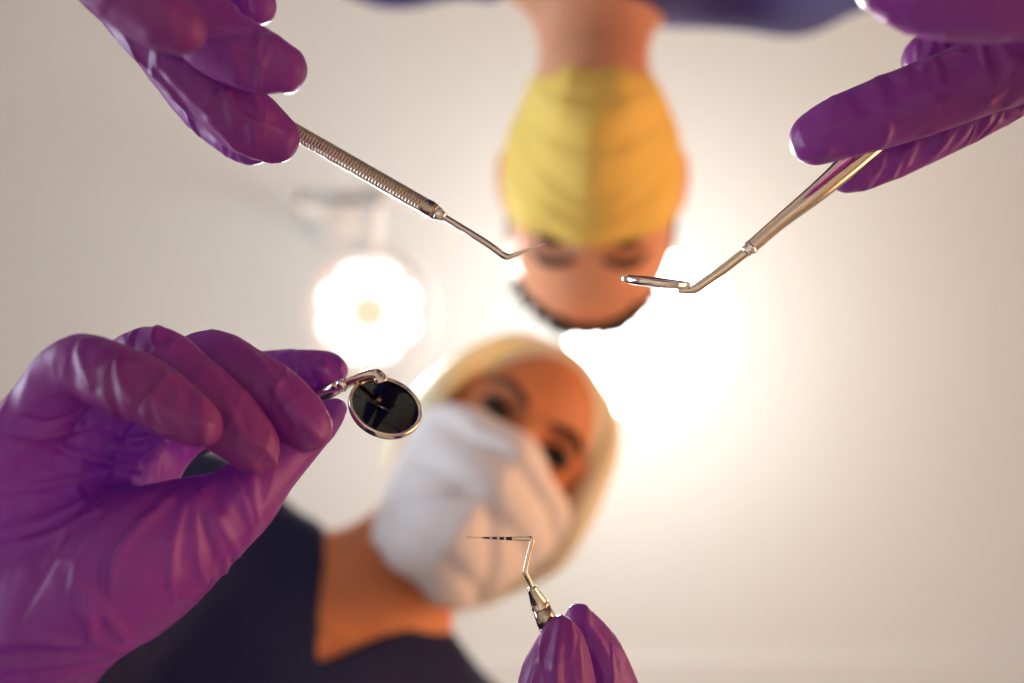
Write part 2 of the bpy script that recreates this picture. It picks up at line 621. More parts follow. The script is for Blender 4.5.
def dental_lamp():
    o = LAMP
    t = thing('dental_lamp', 'round white operating lamp with eight glowing LED lenses on an arm', 'lamp', (P(292, 198, 1.5).x, P(292, 198, 1.5).y, CEIL_Z))
    ax = (Vector((0.0, 0.0, CZ)) - o).normalized()
    x, y, n = frame_from(ax)
    R = 0.099
    # shallow bowl, closed at the back
    prof = [(0, -0.055), (0.035, -0.052), (0.07, -0.040), (0.090, -0.018), (R, 0.0), (R, 0.010), (R - 0.006, 0.012), (R - 0.009, 0.004), (0, 0.002)]
    hs = from_bm('housing', lathe_bm(prof, o, ax, 64), M_LAMPW, t)
    from_bm('rim', lathe_bm([(R + 0.001, -0.004), (R + 0.004, 0.0), (R + 0.004, 0.010), (R - 0.002, 0.015), (R - 0.009, 0.013), (R - 0.009, 0.008), (R + 0.001, 0.006)], o, ax, 64), M_LAMPW, hs)
    for k in range(8):
        a = 2 * math.pi * (k + 0.5) / 8
        c = o + x * math.cos(a) * 0.052 + y * math.sin(a) * 0.052
        from_bm('led_lens', lathe_bm([(0.0240, 0.003), (0.0240, 0.010), (0.021, 0.014), (0.013, 0.017), (0, 0.018)], c, ax, 24), M_LED, t)
    bm = bmesh.new()
    for dx in (-0.0132, 0.0132):
        b = box_bm((dx - 0.0125, -0.022, 0.003), (dx + 0.0125, 0.022, 0.027), bevel=0.003)
        me = bpy.data.meshes.new('tmp')
        b.to_mesh(me)
        b.free()
        bm.from_mesh(me)
        bpy.data.meshes.remove(me)
    fwd = Vector((1, 0, 0))
    fx = (fwd - n * fwd.dot(n)).normalized()
    fy = n.cross(fx)
    Mx = Matrix(((fx.x, fy.x, n.x, o.x), (fx.y, fy.y, n.y, o.y), (fx.z, fy.z, n.z, o.z), (0, 0, 0, 1)))
    bm.transform(Mx)
    from_bm('sensor', bm, M_SENSOR, t)
    # yoke, arm and ceiling mount
    e = o + Vector((0.004, -0.098, -0.006))
    k0 = P(376, 198, 1.505)
    from_bm('yoke', tube_bm(spline([o + Vector((0.003, -0.085, -0.02)), e, (e + k0) / 2 + Vector((0, 0, -0.004)), k0], 8), [0.0125] * 25, 20), M_LAMPW, t)
    from_bm('knuckle', lathe_bm([(0, -0.022), (0.014, -0.021), (0.016, -0.017), (0.016, 0.017), (0.014, 0.021), (0, 0.022)], k0, (0, 0.1, 1), 28), M_LAMPG, t)
    k1 = P(292, 198, 1.56)
    from_bm('arm', tube_bm([k0 + (k1 - k0) * 0.02, k0.lerp(k1, 0.5), k1], [0.008, 0.009, 0.009], 20), M_LAMPG, t)
    post = [k1 + Vector((0, 0, -0.02)), k1 + Vector((0, 0, 0.1)), Vector((k1.x, k1.y, CEIL_Z - 0.012))]
    from_bm('post', tube_bm(post, [0.0115, 0.0115, 0.0115], 20), M_LAMPW, t)
    from_bm('ceiling_mount', lathe_bm([(0, 0), (0.045, 0), (0.045, 0.01), (0.036, 0.018), (0, 0.018)], (k1.x, k1.y, CEIL_Z), (0, 0, -1), 36), M_LAMPW, t)


ceiling_light()
dental_lamp()


# ----------------------------------------------------------------- gloved hands
def bounds(parts, pad=0.012):
    A = np.vstack([np.array(px_pts(p)) for p in parts])
    r = A[:, 3].max()
    return A[:, :3].min(0) - r - pad, A[:, :3].max(0) + r + pad


def hand(palm, fingers, folds=(), h=0.00075, kp=0.012, kf=0.0012, slack=0.0003):
    lo, hi = bounds(palm + fingers)
    pf = Field(lo, hi, h)
    for p in palm:
        pf.path(fine(p), k=kp)
    out = None
    for f in fingers:
        L = pf.copy()
        L.path(fine(f), k=0.007)
        if out is None:
            out = L
        else:
            A, B = out.D, L.D
            hh = np.maximum(kf - np.abs(A - B), 0) / kf
            out.D = np.minimum(A, B) - hh * hh * (kf * 0.25)
    for q in folds:
        out.fold(q[0], r=0.72 * q[1] if len(q) > 1 else 0.001, op=q[2] if len(q) > 2 else 'u', depth=q[3] if len(q) > 3 else 0.25)
    # slack film: shallow irregular waves with sharper crests
    x, y, z = [out.ax[0][:, None, None], out.ax[1][None, :, None], out.ax[2][None, None, :]]
    wx = 260 * x + 2.2 * np.sin(95 * y + 60 * z) + 1.3 * np.sin(170 * z - 80 * x)
    wy = 240 * y + 2.0 * np.sin(110 * z + 70 * x) + 1.4 * np.sin(150 * x - 60 * y)
    n1 = 1 - np.abs(np.sin(0.5 * (wx + 0.6 * wy)))
    n2 = 1 - np.abs(np.sin(0.5 * (wy - 0.7 * wx) + 150 * z))
    out.D -= (slack * (n1 ** 3 + 0.8 * n2 ** 4)).astype(np.float32)
    return out


W_R_PALM = [
    [(-60, 660, .29, 60), (-45, 560, .285, 52), (0, 466, .283, 40)],
    [(-20, 660, .285, 60), (5, 560, .285, 54), (50, 466, .292, 42)],
    [(20, 650, .285, 56), (50, 560, .292, 54), (92, 474, .306, 42)],
    [(40, 630, .292, 50), (88, 560, .30, 50), (128, 490, .322, 38)],
    [(0, 680, .285, 60), (70, 610, .280, 66), (136, 562, .284, 68), (192, 530, .29, 48)],
    [(-190, 860, .30, 96), (-80, 730, .292, 84), (-20, 660, .288, 70)],
]
W_R_FING = [
    [(0, 466, .283, 38), (38, 414, .279, 34), (76, 370, .276, 34), (112, 377, .272, 34), (150, 394, .269, 33), (192, 420, .267, 26), (203, 428, .267, 19)],   # little finger
    [(50, 466, .292, 38), (100, 404, .293, 36), (150, 363, .292, 36), (186, 385, .288, 35), (222, 416, .285, 34), (251, 444, .283, 27), (258, 451, .283, 20)],  # ring finger
    [(92, 474, .306, 38), (150, 412, .309, 36), (205, 367, .309, 36), (245, 383, .304, 35), (278, 402, .301, 33), (305, 424, .299, 26), (313, 431, .299, 18)], # middle finger
    [(128, 490, .322, 36), (176, 432, .328, 31), (238, 390, .334, 32), (275, 380, .333, 30), (318, 372, .331, 22), (334, 370, .330, 14)],                      # index finger
    [(136, 562, .284, 60), (192, 530, .289, 44), (234, 506, .293, 38), (264, 474, .299, 31), (294, 444, .306, 26), (322, 420, .313, 19), (336, 409, .315, 11)], # thumb
]
M_L_PALM = [
    [(-40, -260, .27, 100), (50, -150, .275, 80)],
    [(50, -150, .27, 60), (88, -60, .25, 44)],
    [(50, -150, .28, 60), (140, -60, .28, 42)],
    [(50, -150, .29, 60), (104, -34, .295, 36)],
    [(50, -140, .30, 60), (96, -40, .317, 32)],
    [(70, -150, .30, 60), (170, -70, .325, 34)],
]
M_L_FING = [
    [(88, -60, .247, 42), (114, -18, .246, 37), (152, 12, .246, 33), (180, 28, .246, 26)],
    [(140, -60, .278, 40), (178, -6, .28, 38), (214, 37, .282, 36), (252, 58, .284, 33), (283, 69, .286, 24)],
    [(104, -34, .293, 36), (154, 31, .296, 34), (214, 90, .30, 34), (248, 122, .303, 33), (274, 138, .305, 25)],
    [(96, -40, .317, 31), (119, -9, .320, 29), (165, 51, .322, 29), (208, 106, .323, 28), (244, 142, .321, 21), (262, 150, .320, 12)],
    [(170, -70, .325, 32), (212, -26, .33, 28), (242, -4, .33, 26), (256, 5, .33, 20)],
]
M_R_PALM = [
    [(1260, -60, .27, 105), (1150, -20, .27, 90)],
    [(1150, -20, .275, 60), (1050, 48, .284, 42)],
    [(1150, -20, .29, 60), (1060, 62, .318, 34)],
    [(1150, -40, .27, 60), (1080, -20, .245, 56)],
    [(1150, -40, .30, 60), (1040, 0, .335, 34)],
]
M_R_FING = [
    [(1050, 48, .284, 42), (960, 85, .292, 38), (900, 107, .296, 36), (845, 126, .299, 32), (817, 138, .300, 27)],
    [(1060, 62, .318, 30), (970, 112, .323, 29), (905, 146, .324, 27), (865, 165, .323, 24), (848, 174, .322, 19)],
    [(1080, -20, .245, 56), (980, -14, .244, 55), (930, -18, .244, 52), (895, -26, .244, 42)],
    [(1040, 0, .335, 32), (970, 38, .34, 29), (938, 52, .34, 26), (925, 58, .34, 22)],
]
W_L_PALM = [
    [(690, 1010, .33, 110), (640, 900, .318, 88)],
    [(640, 900, .31, 70), (566, 775, .301, 46)],
    [(640, 900, .33, 70), (628, 790, .322, 46)],
    [(660, 900, .34, 70), (690, 800, .345, 46)],
]
W_L_FING = [
    [(566, 775, .301, 46), (557, 700, .301, 41), (560, 662, .302, 31), (561, 638, .303, 20), (560, 625, .303, 10)],
    [(628, 790, .322, 46), (603, 705, .320, 41), (594, 660, .319, 31), (583, 630, .318, 20), (577, 613, .317, 9)],
    [(690, 800, .345, 46), (655, 735, .345, 40), (620, 720, .345, 34)],
]


# ----------------------------------------------------------------- people
class Head:
    """head frame: x = the person's left, y = crown, z = out of the face; origin between the eyes"""
    def __init__(s, eye, left, up, pitch, scale=1.0):
        left, up = Vector(left).normalized(), Vector(up).normalized()
        fw = left.cross(up)
        c, n = math.cos(pitch), math.sin(pitch)
        s.x, s.y, s.z = left, up * c - fw * n, fw * c + up * n
        s.o = Vector(eye)
        s.s = scale
        s.R = [list(s.x), list(s.y), list(s.z)]

    def __call__(s, x, y, z):
        return s.o + (s.x * x + s.y * y + s.z * z) * s.s

    def M(s):
        k = s.s
        return Matrix(((s.x.x * k, s.y.x * k, s.z.x * k, s.o.x), (s.x.y * k, s.y.y * k, s.z.y * k, s.o.y), (s.x.z * k, s.y.z * k, s.z.z * k, s.o.z), (0, 0, 0, 1)))


def head_field(f, H, male):
    S = H.s
    def e(c, r, k=0.01, op='u'):
        f.ell(H(*c), [q * S for q in r], H.R, k * S, op)
    def p(rows, k=0.006, op='u'):
        f.path([[*H(*q[:3]), q[3] * S] for q in rows], k * S, op)
    jw = 0.052 if male else 0.046
    e((0, 0.022, -0.098), (0.076, 0.098, 0.094))
    e((0, 0.030, -0.062), (0.068, 0.078, 0.066), 0.02)              # forehead
    e((0, -0.030, -0.060), (0.064, 0.082, 0.062), 0.02)             # face
    for sx in (-1, 1):
        p([(sx * 0.060, -0.045, -0.085, 0.014), (sx * jw, -0.078, -0.068, 0.015), (sx * 0.016, -0.112, -0.012, 0.014)], 0.025)   # jaw
        e((sx * 0.045, -0.034, -0.032), (0.019, 0.019, 0.019), 0.02)  # cheekbone
    e((0, -0.109, -0.006), (0.022, 0.014, 0.014), 0.015)
    e((0, -0.085, -0.02), (0.04, 0.03, 0.035), 0.02)
    for sx in (-1, 1):
        p([(sx * 0.010, 0.017, 0.004, 0.006), (sx * 0.034, 0.021, -0.001, 0.006), (sx * 0.054, 0.012, -0.022, 0.006)], 0.014)   # brow ridge
        e((sx * 0.0315, 0.0, 0.010), (0.0175, 0.0135, 0.019), 0.010, 's')   # socket
        e((sx * 0.0315, 0.0, -0.0105), (0.0148, 0.0142, 0.0148), 0.003)     # lids
        e((sx * 0.0315, -0.001, 0.004), (0.0125, 0.0042, 0.010), 0.002, 's')
    p([(0, 0.008, 0.000, 0.007), (0, -0.022, 0.014, 0.008), (0, -0.042, 0.022, 0.0105)], 0.010)   # nose
    for sx in (-1, 1):
        e((sx * 0.012, -0.044, 0.012), (0.008, 0.007, 0.010), 0.006)
        e((sx * 0.006, -0.051, 0.016), (0.0035, 0.003, 0.005), 0.002, 's')
    p([(-0.020, -0.074, 0.000, 0.004), (0, -0.071, 0.010, 0.0055), (0.020, -0.074, 0.000, 0.004)], 0.006)
    p([(-0.018, -0.079, 0.000, 0.004), (0, -0.081, 0.008, 0.0065), (0.018, -0.079, 0.000, 0.004)], 0.006)
    for sx in (-1, 1):     # ears
        a = math.radians(28) * sx
        R = Matrix.Rotation(a, 3, 'Y')
        rows = [list(Vector(q)) for q in (H.x * math.cos(a) + H.z * math.sin(a), H.y, H.z * math.cos(a) - H.x * math.sin(a))]
        f.ell(H(sx * (0.081 if male else 0.073), -0.012, -0.098), [0.0055 * S, 0.031 * S, 0.018 * S], rows, 0.006)
        f.ell(H(sx * (0.0875 if male else 0.0795), -0.010, -0.094), [0.004 * S, 0.020 * S, 0.010 * S], rows, 0.003, 's')


def eyes(H, parent):
    for sx in (-1, 1):
        bm = bmesh.new()
        bmesh.ops.create_uvsphere(bm, u_segments=32, v_segments=24, radius=0.0128)
        for fc in bm.faces:
            a = math.degrees(fc.calc_center_median().normalized().angle(Vector((0, 0, 1))))
            fc.material_index = 2 if a < 11 else (1 if a < 28 else 0)
        bm.transform(H.M() @ Matrix.Translation((sx * 0.0315, -0.001, -0.0105)))
        o = from_bm('eye', bm, [M_EYE, M_IRIS, M_PUPIL], parent)
        o['label'] = 'dark brown eye'
        # lashes along the upper lid
        pts = [H(sx * 0.0315 + q, -0.001 + 0.0050 * math.sqrt(max(0, 1 - (q / 0.0135) ** 2)), -0.0105 + math.sqrt(max(0, 0.0155 ** 2 - q * q)) + 0.0008) for q in np.linspace(-0.0132, 0.0132, 13)]
        from_bm('eyelash', tube_bm(pts, [0.0012 + 0.0029 * math.sin(math.pi * i / 12) for i in range(13)], 8), M_LASH, parent)
        pts = [H(sx * 0.0315 + q, -0.001 - 0.0046 * math.sqrt(max(0, 1 - (q / 0.0135) ** 2)), -0.0105 + math.sqrt(max(0, 0.0150 ** 2 - q * q)) + 0.0006) for q in np.linspace(-0.0132, 0.0132, 13)]
        from_bm('eyelash', tube_bm(pts, [0.0009 + 0.0014 * math.sin(math.pi * i / 12) for i in range(13)], 8), M_LASH, parent)


def brows(H, parent, thick):
    for sx in (-1, 1):
        pts = [H(sx * 0.012, 0.0165, 0.0105), H(sx * 0.024, 0.0205, 0.0095), H(sx * 0.038, 0.0225, 0.0055), H(sx * 0.052, 0.0165, -0.011)]
        S = spline([list(p) for p in pts], 6)
        n = len(S)
        from_bm('eyebrow', tube_bm(S, [thick * (0.35 + 0.65 * math.sin(math.pi * min(1, (i + 2) / n * 0.9)) ** 0.7) for i in range(n)], 12), M_BROW, parent)


def face_mask(H, parent, material, rows, tent, pleat, folds, peak=0.0, dx=0.0, soft=0.002, skew=0.0, name='face_mask'):
    """rows: y, half width, z centre, z side (head frame), from the top edge to under the chin"""
    nc, nr = 41, 56
    R = spline(rows, 16)
    tt = np.linspace(0, len(R) - 1, nr)
    R = np.array([[np.interp(t, np.arange(len(R)), R[:, c]) for c in range(R.shape[1])] for t in tt])
    bm = bmesh.new()
    G = []
    for i in range(nr):
        y, hw, zc, zs, dy = R[i]
        v = i / (nr - 1)
        line = []
        y_row = y
        for j in range(nc):
            y = y_row
            s = -1 + 2 * j / (nc - 1)
            a = (math.sqrt(s * s + soft) - math.sqrt(soft)) / (math.sqrt(1 + soft) - math.sqrt(soft))
            y += skew * s * (1 - v)
            z = zc + (zs - zc) * (tent * a + (1 - tent) * a ** 2.4)
            x = hw * s * (1 + 0.06 * math.sin(math.pi * a))
            fade = min(1.0, (1 - a) * 4.0) * (0.5 + 0.5 * a)
            for v0, v1, amp in folds:          # each fold: a sharp step that eases out below it
                t = v - (v0 + (v1 - v0) * a)
                z += pleat * amp * (0.45 + 0.55 * fade) * (math.exp(-t / 0.10) if t > 0 else math.exp(t / 0.022))
            z += 0.008 * (1 - a ** 4)
            y -= peak * min(1, a / 0.38) ** 1.5
            wr = 0.0016 * math.sin(9 * s + 7 * v + 2.0 * math.sin(5 * v + s)) * min(1, a * 2.2) + 0.0018 * math.sin(14 * v - 6 * a + 1.3 * s) * a
            line.append(bm.verts.new(H(x + dx, y + dy * a ** 1.6 + 0.5 * wr, z + wr)))
        G.append(line)
    for i in range(nr - 1):
        for j in range(nc - 1):
            bm.faces.new((G[i][j], G[i][j + 1], G[i + 1][j + 1], G[i + 1][j]))
    corners = [(G[2][0].co.copy(), G[-4][0].co.copy()), (G[2][-1].co.copy(), G[-4][-1].co.copy())]
    o = from_bm(name, bm, material, parent)
    md = o.modifiers.new('thickness', 'SOLIDIFY')
    md.thickness = 0.0012
    md.offset = 0
    for sx, (a, b) in zip((-1, 1), corners):
        top = H(sx * 0.079, 0.018, -0.102)
        bot = H(sx * 0.078, -0.040, -0.106)
        back = H(sx * 0.083, -0.008, -0.116)
        S = spline([list(a), list(top), list(back), list(bot), list(b)], 10)
        from_bm('ear_loop', tube_bm(S, [0.0013] * len(S), 8), material, o)
    return o


def torso(f, neck, sh_r, sh_l, pelvis, grow, arms, hips=None):
    """soft trunk, shoulders and sleeves in one field"""
    neck, sh_r, sh_l, pelvis = map(np.array, (neck, sh_r, sh_l, pelvis))
    mid = (sh_r + sh_l) / 2
    ax = (mid - pelvis) / np.linalg.norm(mid - pelvis)
    lf = (sh_l - sh_r) / np.linalg.norm(sh_l - sh_r)
    lf = lf - ax * (lf @ ax)
    lf /= np.linalg.norm(lf)
    fw = np.cross(lf, ax)
    R = [lf, ax, fw]
    L = np.linalg.norm(mid - pelvis)
    f.ell(mid - ax * 0.13 , (0.155 + grow, 0.19 + grow, 0.095 + grow), R, 0.05)
    f.ell(pelvis + ax * 0.10, (0.140 + grow, 0.20 + grow, 0.095 + grow), R, 0.06)
    f.path([[*(mid - ax * 0.1), 0.10 + grow], [*(pelvis + ax * 0.08), 0.105 + grow]], 0.05)
    f.path([[*sh_r, 0.056 + grow], [*(neck * 0.75 + sh_r * 0.25 - ax * 0.012), 0.042 + grow], [*neck, 0.048 + grow], [*(neck * 0.75 + sh_l * 0.25 - ax * 0.012), 0.042 + grow], [*sh_l, 0.056 + grow]], 0.05)
    for a in arms:
        f.path(a, 0.03)
    return R, mid


def vneck(f, apex, R, half, depth, k=0.004):
    """cut the neck opening: a wedge widening upward from its point"""
    lf, ax, fw = R
    lo, hi = np.array(apex) - 0.22, np.array(apex) + 0.22
    sl, X, Y, Z = f.sub(lo, hi)
    dx, dy, dz = X - apex[0], Y - apex[1], Z - apex[2]
    u = np.abs(lf[0] * dx + lf[1] * dy + lf[2] * dz)
    v = ax[0] * dx + ax[1] * dy + ax[2] * dz
    wv = fw[0] * dx + fw[1] * dy + fw[2] * dz
    c = 1 / math.sqrt(1 + half * half)
    d = np.maximum((u - v * half) * c, -(wv + depth))
    d = np.maximum(d, v - 0.30)
    f.merge(sl, d.astype(np.float32), k, 's')


def legs_and_shoes(root, pelvis, x_feet, y_feet, toe, cloth):
    f = Field((pelvis[0] - 0.32, min(pelvis[1], y_feet) - 0.25, 0.02), (pelvis[0] + 0.32, max(pelvis[1], y_feet) + 0.25, pelvis[2] + 0.18), 0.008, 0.1)
    f.ell(pelvis, (0.165, 0.115, 0.15), None, 0.03)
    for xf in x_feet:
        hip = (pelvis[0] + (0.085 if xf > pelvis[0] else -0.085), pelvis[1], pelvis[2] - 0.04)
        kn = ((hip[0] + xf) / 2, (pelvis[1] + y_feet) / 2 + toe * 0.02, 0.50)
        f.path([[*hip, 0.092], [*kn, 0.068], [xf, y_feet, 0.10], ] and [[*hip, 0.092], [*kn, 0.068], [xf, y_feet, 0.14, 0.062]], 0.04)
    link('scrub_trousers', f.mesh('scrub_trousers'), cloth, root)
    for xf in x_feet:
        q = Field((xf - 0.07, min(y_feet - toe * 0.07, y_feet + toe * 0.23) - 0.06, -0.02), (xf + 0.07, max(y_feet - toe * 0.07, y_feet + toe * 0.23) + 0.06, 0.16), 0.004, 0.05)
        q.path([[xf, y_feet - toe * 0.03, 0.038, 0.038], [xf, y_feet + toe * 0.08, 0.042, 0.042], [xf, y_feet + toe * 0.17, 0.034, 0.036]], 0.01)
        q.path([[xf, y_feet, 0.05, 0.04], [xf, y_feet, 0.10, 0.04]], 0.03)
        sl, X, Y, Z = q.sub(q.lo, q.lo + q.h * q.n)
        q.D[:] = np.maximum(q.D, (0.002 - Z + 0 * X + 0 * Y).astype(np.float32))
        link('shoe', q.mesh('shoe'), M_SHOE, root)


# folds and creases of the gloves, each traced on the glove surface
FOLDS = {
    'Wright': [
        ([(192, 490), (179, 518), (172, 546), (170, 585)], .0013), ([(195, 494), (195, 525), (198, 560), (205, 585)], .0012),
        ([(199, 498), (212, 528), (222, 556), (226, 575)], .0014), ([(205, 500), (224, 532), (238, 556)], .0011),
        ([(232, 478), (243, 502), (252, 528)], .0012), ([(252, 470), (253, 496), (258, 520)], .0012),
        ([(250, 460), (263, 478), (270, 494)], .0012), ([(272, 458), (280, 474), (282, 484)], .0011),
        ([(166, 488), (132, 518), (110, 550), (101, 588), (106, 622)], .0016, 's', -0.2),
        ([(172, 497), (140, 527), (118, 556), (110, 590)], .0014),
        ([(116, 462), (92, 502), (66, 540), (18, 622)], .0009, 's', -0.1), 
        ([(0, 642), (40, 640), (85, 646), (128, 648)], .0015), ([(0, 668), (60, 662), (120, 652)], .0016),
        ([(0, 655), (60, 652), (122, 650)], .0013, 's', -0.1), ([(10, 680), (60, 674), (110, 664)], .0013),
        ([(95, 586), (108, 616), (128, 640)], .0015), ([(76, 566), (80, 600), (98, 642)], .0014), ([(84, 590), (92, 610), (90, 640)], .0011),
        ([(0, 492), (40, 486), (80, 478)], .0012), ([(0, 548), (50, 536), (100, 510)], .0014), ([(0, 532), (40, 522), (90, 500)], .0010),
        ([(20, 418), (48, 424), (76, 414), (98, 398)], .0015, 's', -0.1), ([(10, 432), (50, 436), (90, 425)], .0013),
        ([(83, 340), (80, 358), (90, 386)], .0013), ([(118, 360), (121, 378), (134, 400)], .0013), ([(126, 364), (150, 366), (172, 384), (180, 402)], .0010),
        ([(168, 408), (192, 420), (214, 426)], .0011), ([(150, 395), (165, 412), (178, 425)], .0010),
        ([(158, 328), (156, 342), (160, 350)], .0011), ([(226, 404), (238, 428), (236, 446)], .0011), ([(242, 436), (262, 446), (272, 458)], .0012),
        ([(272, 376), (288, 402), (318, 438)], .0014), ([(250, 350), (262, 366), (280, 400), (296, 424)], .0010),
        ([(110, 428), (130, 440), (150, 436)], .0012), ([(100, 442), (135, 452), (160, 444)], .0012), ([(60, 448), (100, 460), (140, 470)], .0011),
    ],
    'Mleft': [
        ([(200, 38), (229, 35), (266, 28)], .0013, 's', -0.1), ([(226, 86), (229, 104), (235, 124)], .0013), ([(208, 106), (216, 98), (226, 92)], .0011),
        ([(208, 120), (224, 136), (244, 151), (272, 162)], .0012), ([(180, 62), (205, 70), (230, 88)], .0012), ([(238, 112), (252, 130), (254, 150)], .0012),
        ([(160, 66), (190, 96), (214, 118)], .0011), ([(226, 46), (245, 50), (262, 66)], .0010), ([(120, 42), (160, 80), (200, 126)], .0010),
        ([(246, 118), (262, 126), (278, 130)], .0010), ([(262, 40), (280, 50), (296, 70)], .0009),
    ],
    'Mright': [
        ([(852, 153), (870, 147), (883, 142), (888, 122)], .0014), ([(806, 146), (818, 150), (830, 151)], .0012), ([(840, 122), (862, 118), (886, 120)], .0010),
        ([(925, 66), (940, 56), (960, 52)], .0013), ([(905, 166), (911, 150), (916, 140)], .0013), ([(936, 152), (944, 140), (947, 128)], .0013),
        ([(958, 142), (966, 130), (970, 120)], .0012), ([(978, 134), (986, 122), (990, 112)], .0012), ([(900, 120), (930, 106), (970, 92)], .0010),
        ([(892, 176), (900, 160), (905, 150)], .0010), ([(990, 100), (1005, 84), (1020, 60)], .0010),
    ],
    'Wleft': [
        ([(561, 618), (558, 641), (557, 664), (557, 684)], .0013), ([(580, 640), (580, 660), (584, 684)], .0012), ([(545, 634), (540, 655), (532, 684)], .0011),
        ([(585, 607), (588, 626), (601, 646), (608, 664), (612, 684)], .0013), ([(596, 652), (602, 668), (606, 684)], .0010), ([(570, 622), (572, 640), (570, 655)], .0009),
    ],
}


# ---- the woman
def woman():
    H = Head(P(525, 433, .805), (0.77, 0.64, 0), (0.64, -0.77, 0), math.radians(26))
    pel = Vector((-0.42, 0.60, 1.04))
    root = thing('person', 'blonde woman in white face mask and navy scrubs with purple gloves, bending over from below', 'person', (pel.x, pel.y, 0))
    neck = np.array(P(378, 596, .84))
    shr, shl = np.array(P(195, 528, .82)), np.array(P(478, 775, .82))
    # skin: head, neck and upper chest in one surface
    f = Field(np.array(neck) - [0.17, 0.24, 0.16], np.array(neck) + [0.28, 0.16, 0.17], 0.0022, 0.06)
    head_field(f, H, False)
    nb = H(0, -0.062, -0.092)
    f.path([[*nb, 0.056], [*(nb * 0.5 + Vector(neck) * 0.5), 0.051], [*neck, 0.056]], 0.02)
    torso(f, neck, shr, shl, np.array(pel), -0.012, [])
    link('body', f.mesh('body'), M_SKIN_W, root)
    eyes(H, root)
    brows(H, root, 0.0036)
    # scrubs
    elr, wrr = Vector((-0.345, 0.235, CZ + 0.52)), P(-160, 835, .299)
    ell_, wrl = Vector((0.10, 0.44, CZ + 0.54)), P(690, 1000, .331)
    lo = np.array([-0.66, -0.02, 0.85])
    hi = np.array([0.22, 0.80, 1.62])
    t = Field(lo, hi, 0.0055, 0.08)
    arms = [[[*shr, 0.060], [*elr, 0.052], [*wrr, 0.027]],
            [[*shl, 0.060], [*ell_, 0.052], [*wrl, 0.029]]]
    R, mid = torso(t, neck, shr, shl, np.array(pel), 0.0, arms)
    apex = np.array(P(272, 704, .80))
    vneck(t, apex, R, 0.50, 0.09)
    link('scrub_top', t.mesh('scrub_top'), M_NAVY, root)
    legs_and_shoes(root, pel, (pel.x - 0.11, pel.x + 0.11), pel.y + 0.04, -1, M_NAVY)
    # necklace
    bm = bmesh.new()
    S = []
    for q in spline([(318, 615), (322, 630), (345, 640), (372, 640), (400, 630)], 10):
        h = f.hit(q[0], q[1], 0.55, 1.0)
        if h is not None:
            S.append(h + np.array([0, 0, -0.001]))
    if len(S) > 3:
        from_bm('necklace', tube_bm(S, [0.0011] * len(S), 8), M_GOLD, root)
    # hair: two halves parted in the middle
    hf = Field(np.array(H.o) - 0.24, np.array(H.o) + 0.24, 0.0022, 0.05)
    hf.ell(H(0, 0.022, -0.106), (0.081, 0.099, 0.094), H.R, 0.01)
    hf.ell(H(0, 0.031, -0.064), (0.0735, 0.081, 0.071), H.R, 0.01)
    hf.ell(H(0, -0.030, 0.025), (0.068, 0.117, 0.088), H.R, 0.008, 's')
    rnd = random.Random(11)
    for sx in (-1, 1):
        for i in range(16):
            u = i / 15
            z0 = -0.020 - 0.125 * u
            hgt = 0.088 + 0.011 * math.sin(math.pi * min(1, u * 1.3))
            j = rnd.uniform(-1, 1)
            rows = [(sx * 0.003, hgt, z0, 0.006),
                    (sx * 0.044, hgt - 0.012 + 0.002 * j, z0 - 0.002, 0.008),
                    (sx * 0.067, 0.044, z0 - 0.002, 0.010),
                    (sx * (0.078 + 0.003 * j), -0.005, z0 - 0.004, 0.012),
                    (sx * (0.087 + 0.004 * rnd.uniform(-1, 1)), -0.045, z0 * 0.80 - 0.040, 0.012),
                    (sx * (0.068 + 0.006 * rnd.uniform(-1, 1)), -0.082 - 0.02 * rnd.random(), -0.125 - 0.03 * u, 0.006)]
            if sx < 0:       # swept back behind the ear on her right
                rows[4] = (-0.074, -0.030, z0 * 0.8 - 0.055, 0.010)
                rows[5] = (-0.056, -0.055, -0.135 - 0.02 * u, 0.006)
            hf.path(spline([[*H(*r[:3]), r[3]] for r in rows], 5), 0.002)
    link('hair', hf.mesh('hair'), M_HAIR_W, root)
    face_mask(H, root, M_MASK_W, [
        (-0.012, 0.074, 0.022, -0.034, -0.002), (-0.030, 0.079, 0.038, -0.036, -0.002), (-0.060, 0.073, 0.046, -0.042, 0.0),
        (-0.092, 0.065, 0.042, -0.044, 0.004), (-0.122, 0.054, 0.028, -0.046, 0.008), (-0.140, 0.045, 0.002, -0.048, 0.012), (-0.146, 0.036, -0.018, -0.048, 0.014)],
        0.42, -0.014, [(0.24, 0.16, 1.0), (0.44, 0.34, 1.0), (0.40, 0.66, 0.8), (0.70, 0.60, 0.9)], 0.005, 0.004, 0.002, -0.006)
    for nm, pp, ff, side in (('glove', W_R_PALM, W_R_FING, 'right'), ('glove', W_L_PALM, W_L_FING, 'left')):
        fld = hand(pp, ff, FOLDS.get('W' + side, ()))
        o = link(nm, fld.mesh(nm), M_GLOVE, root)
        o['label'] = 'purple nitrile glove on the ' + side + ' hand'
    return root


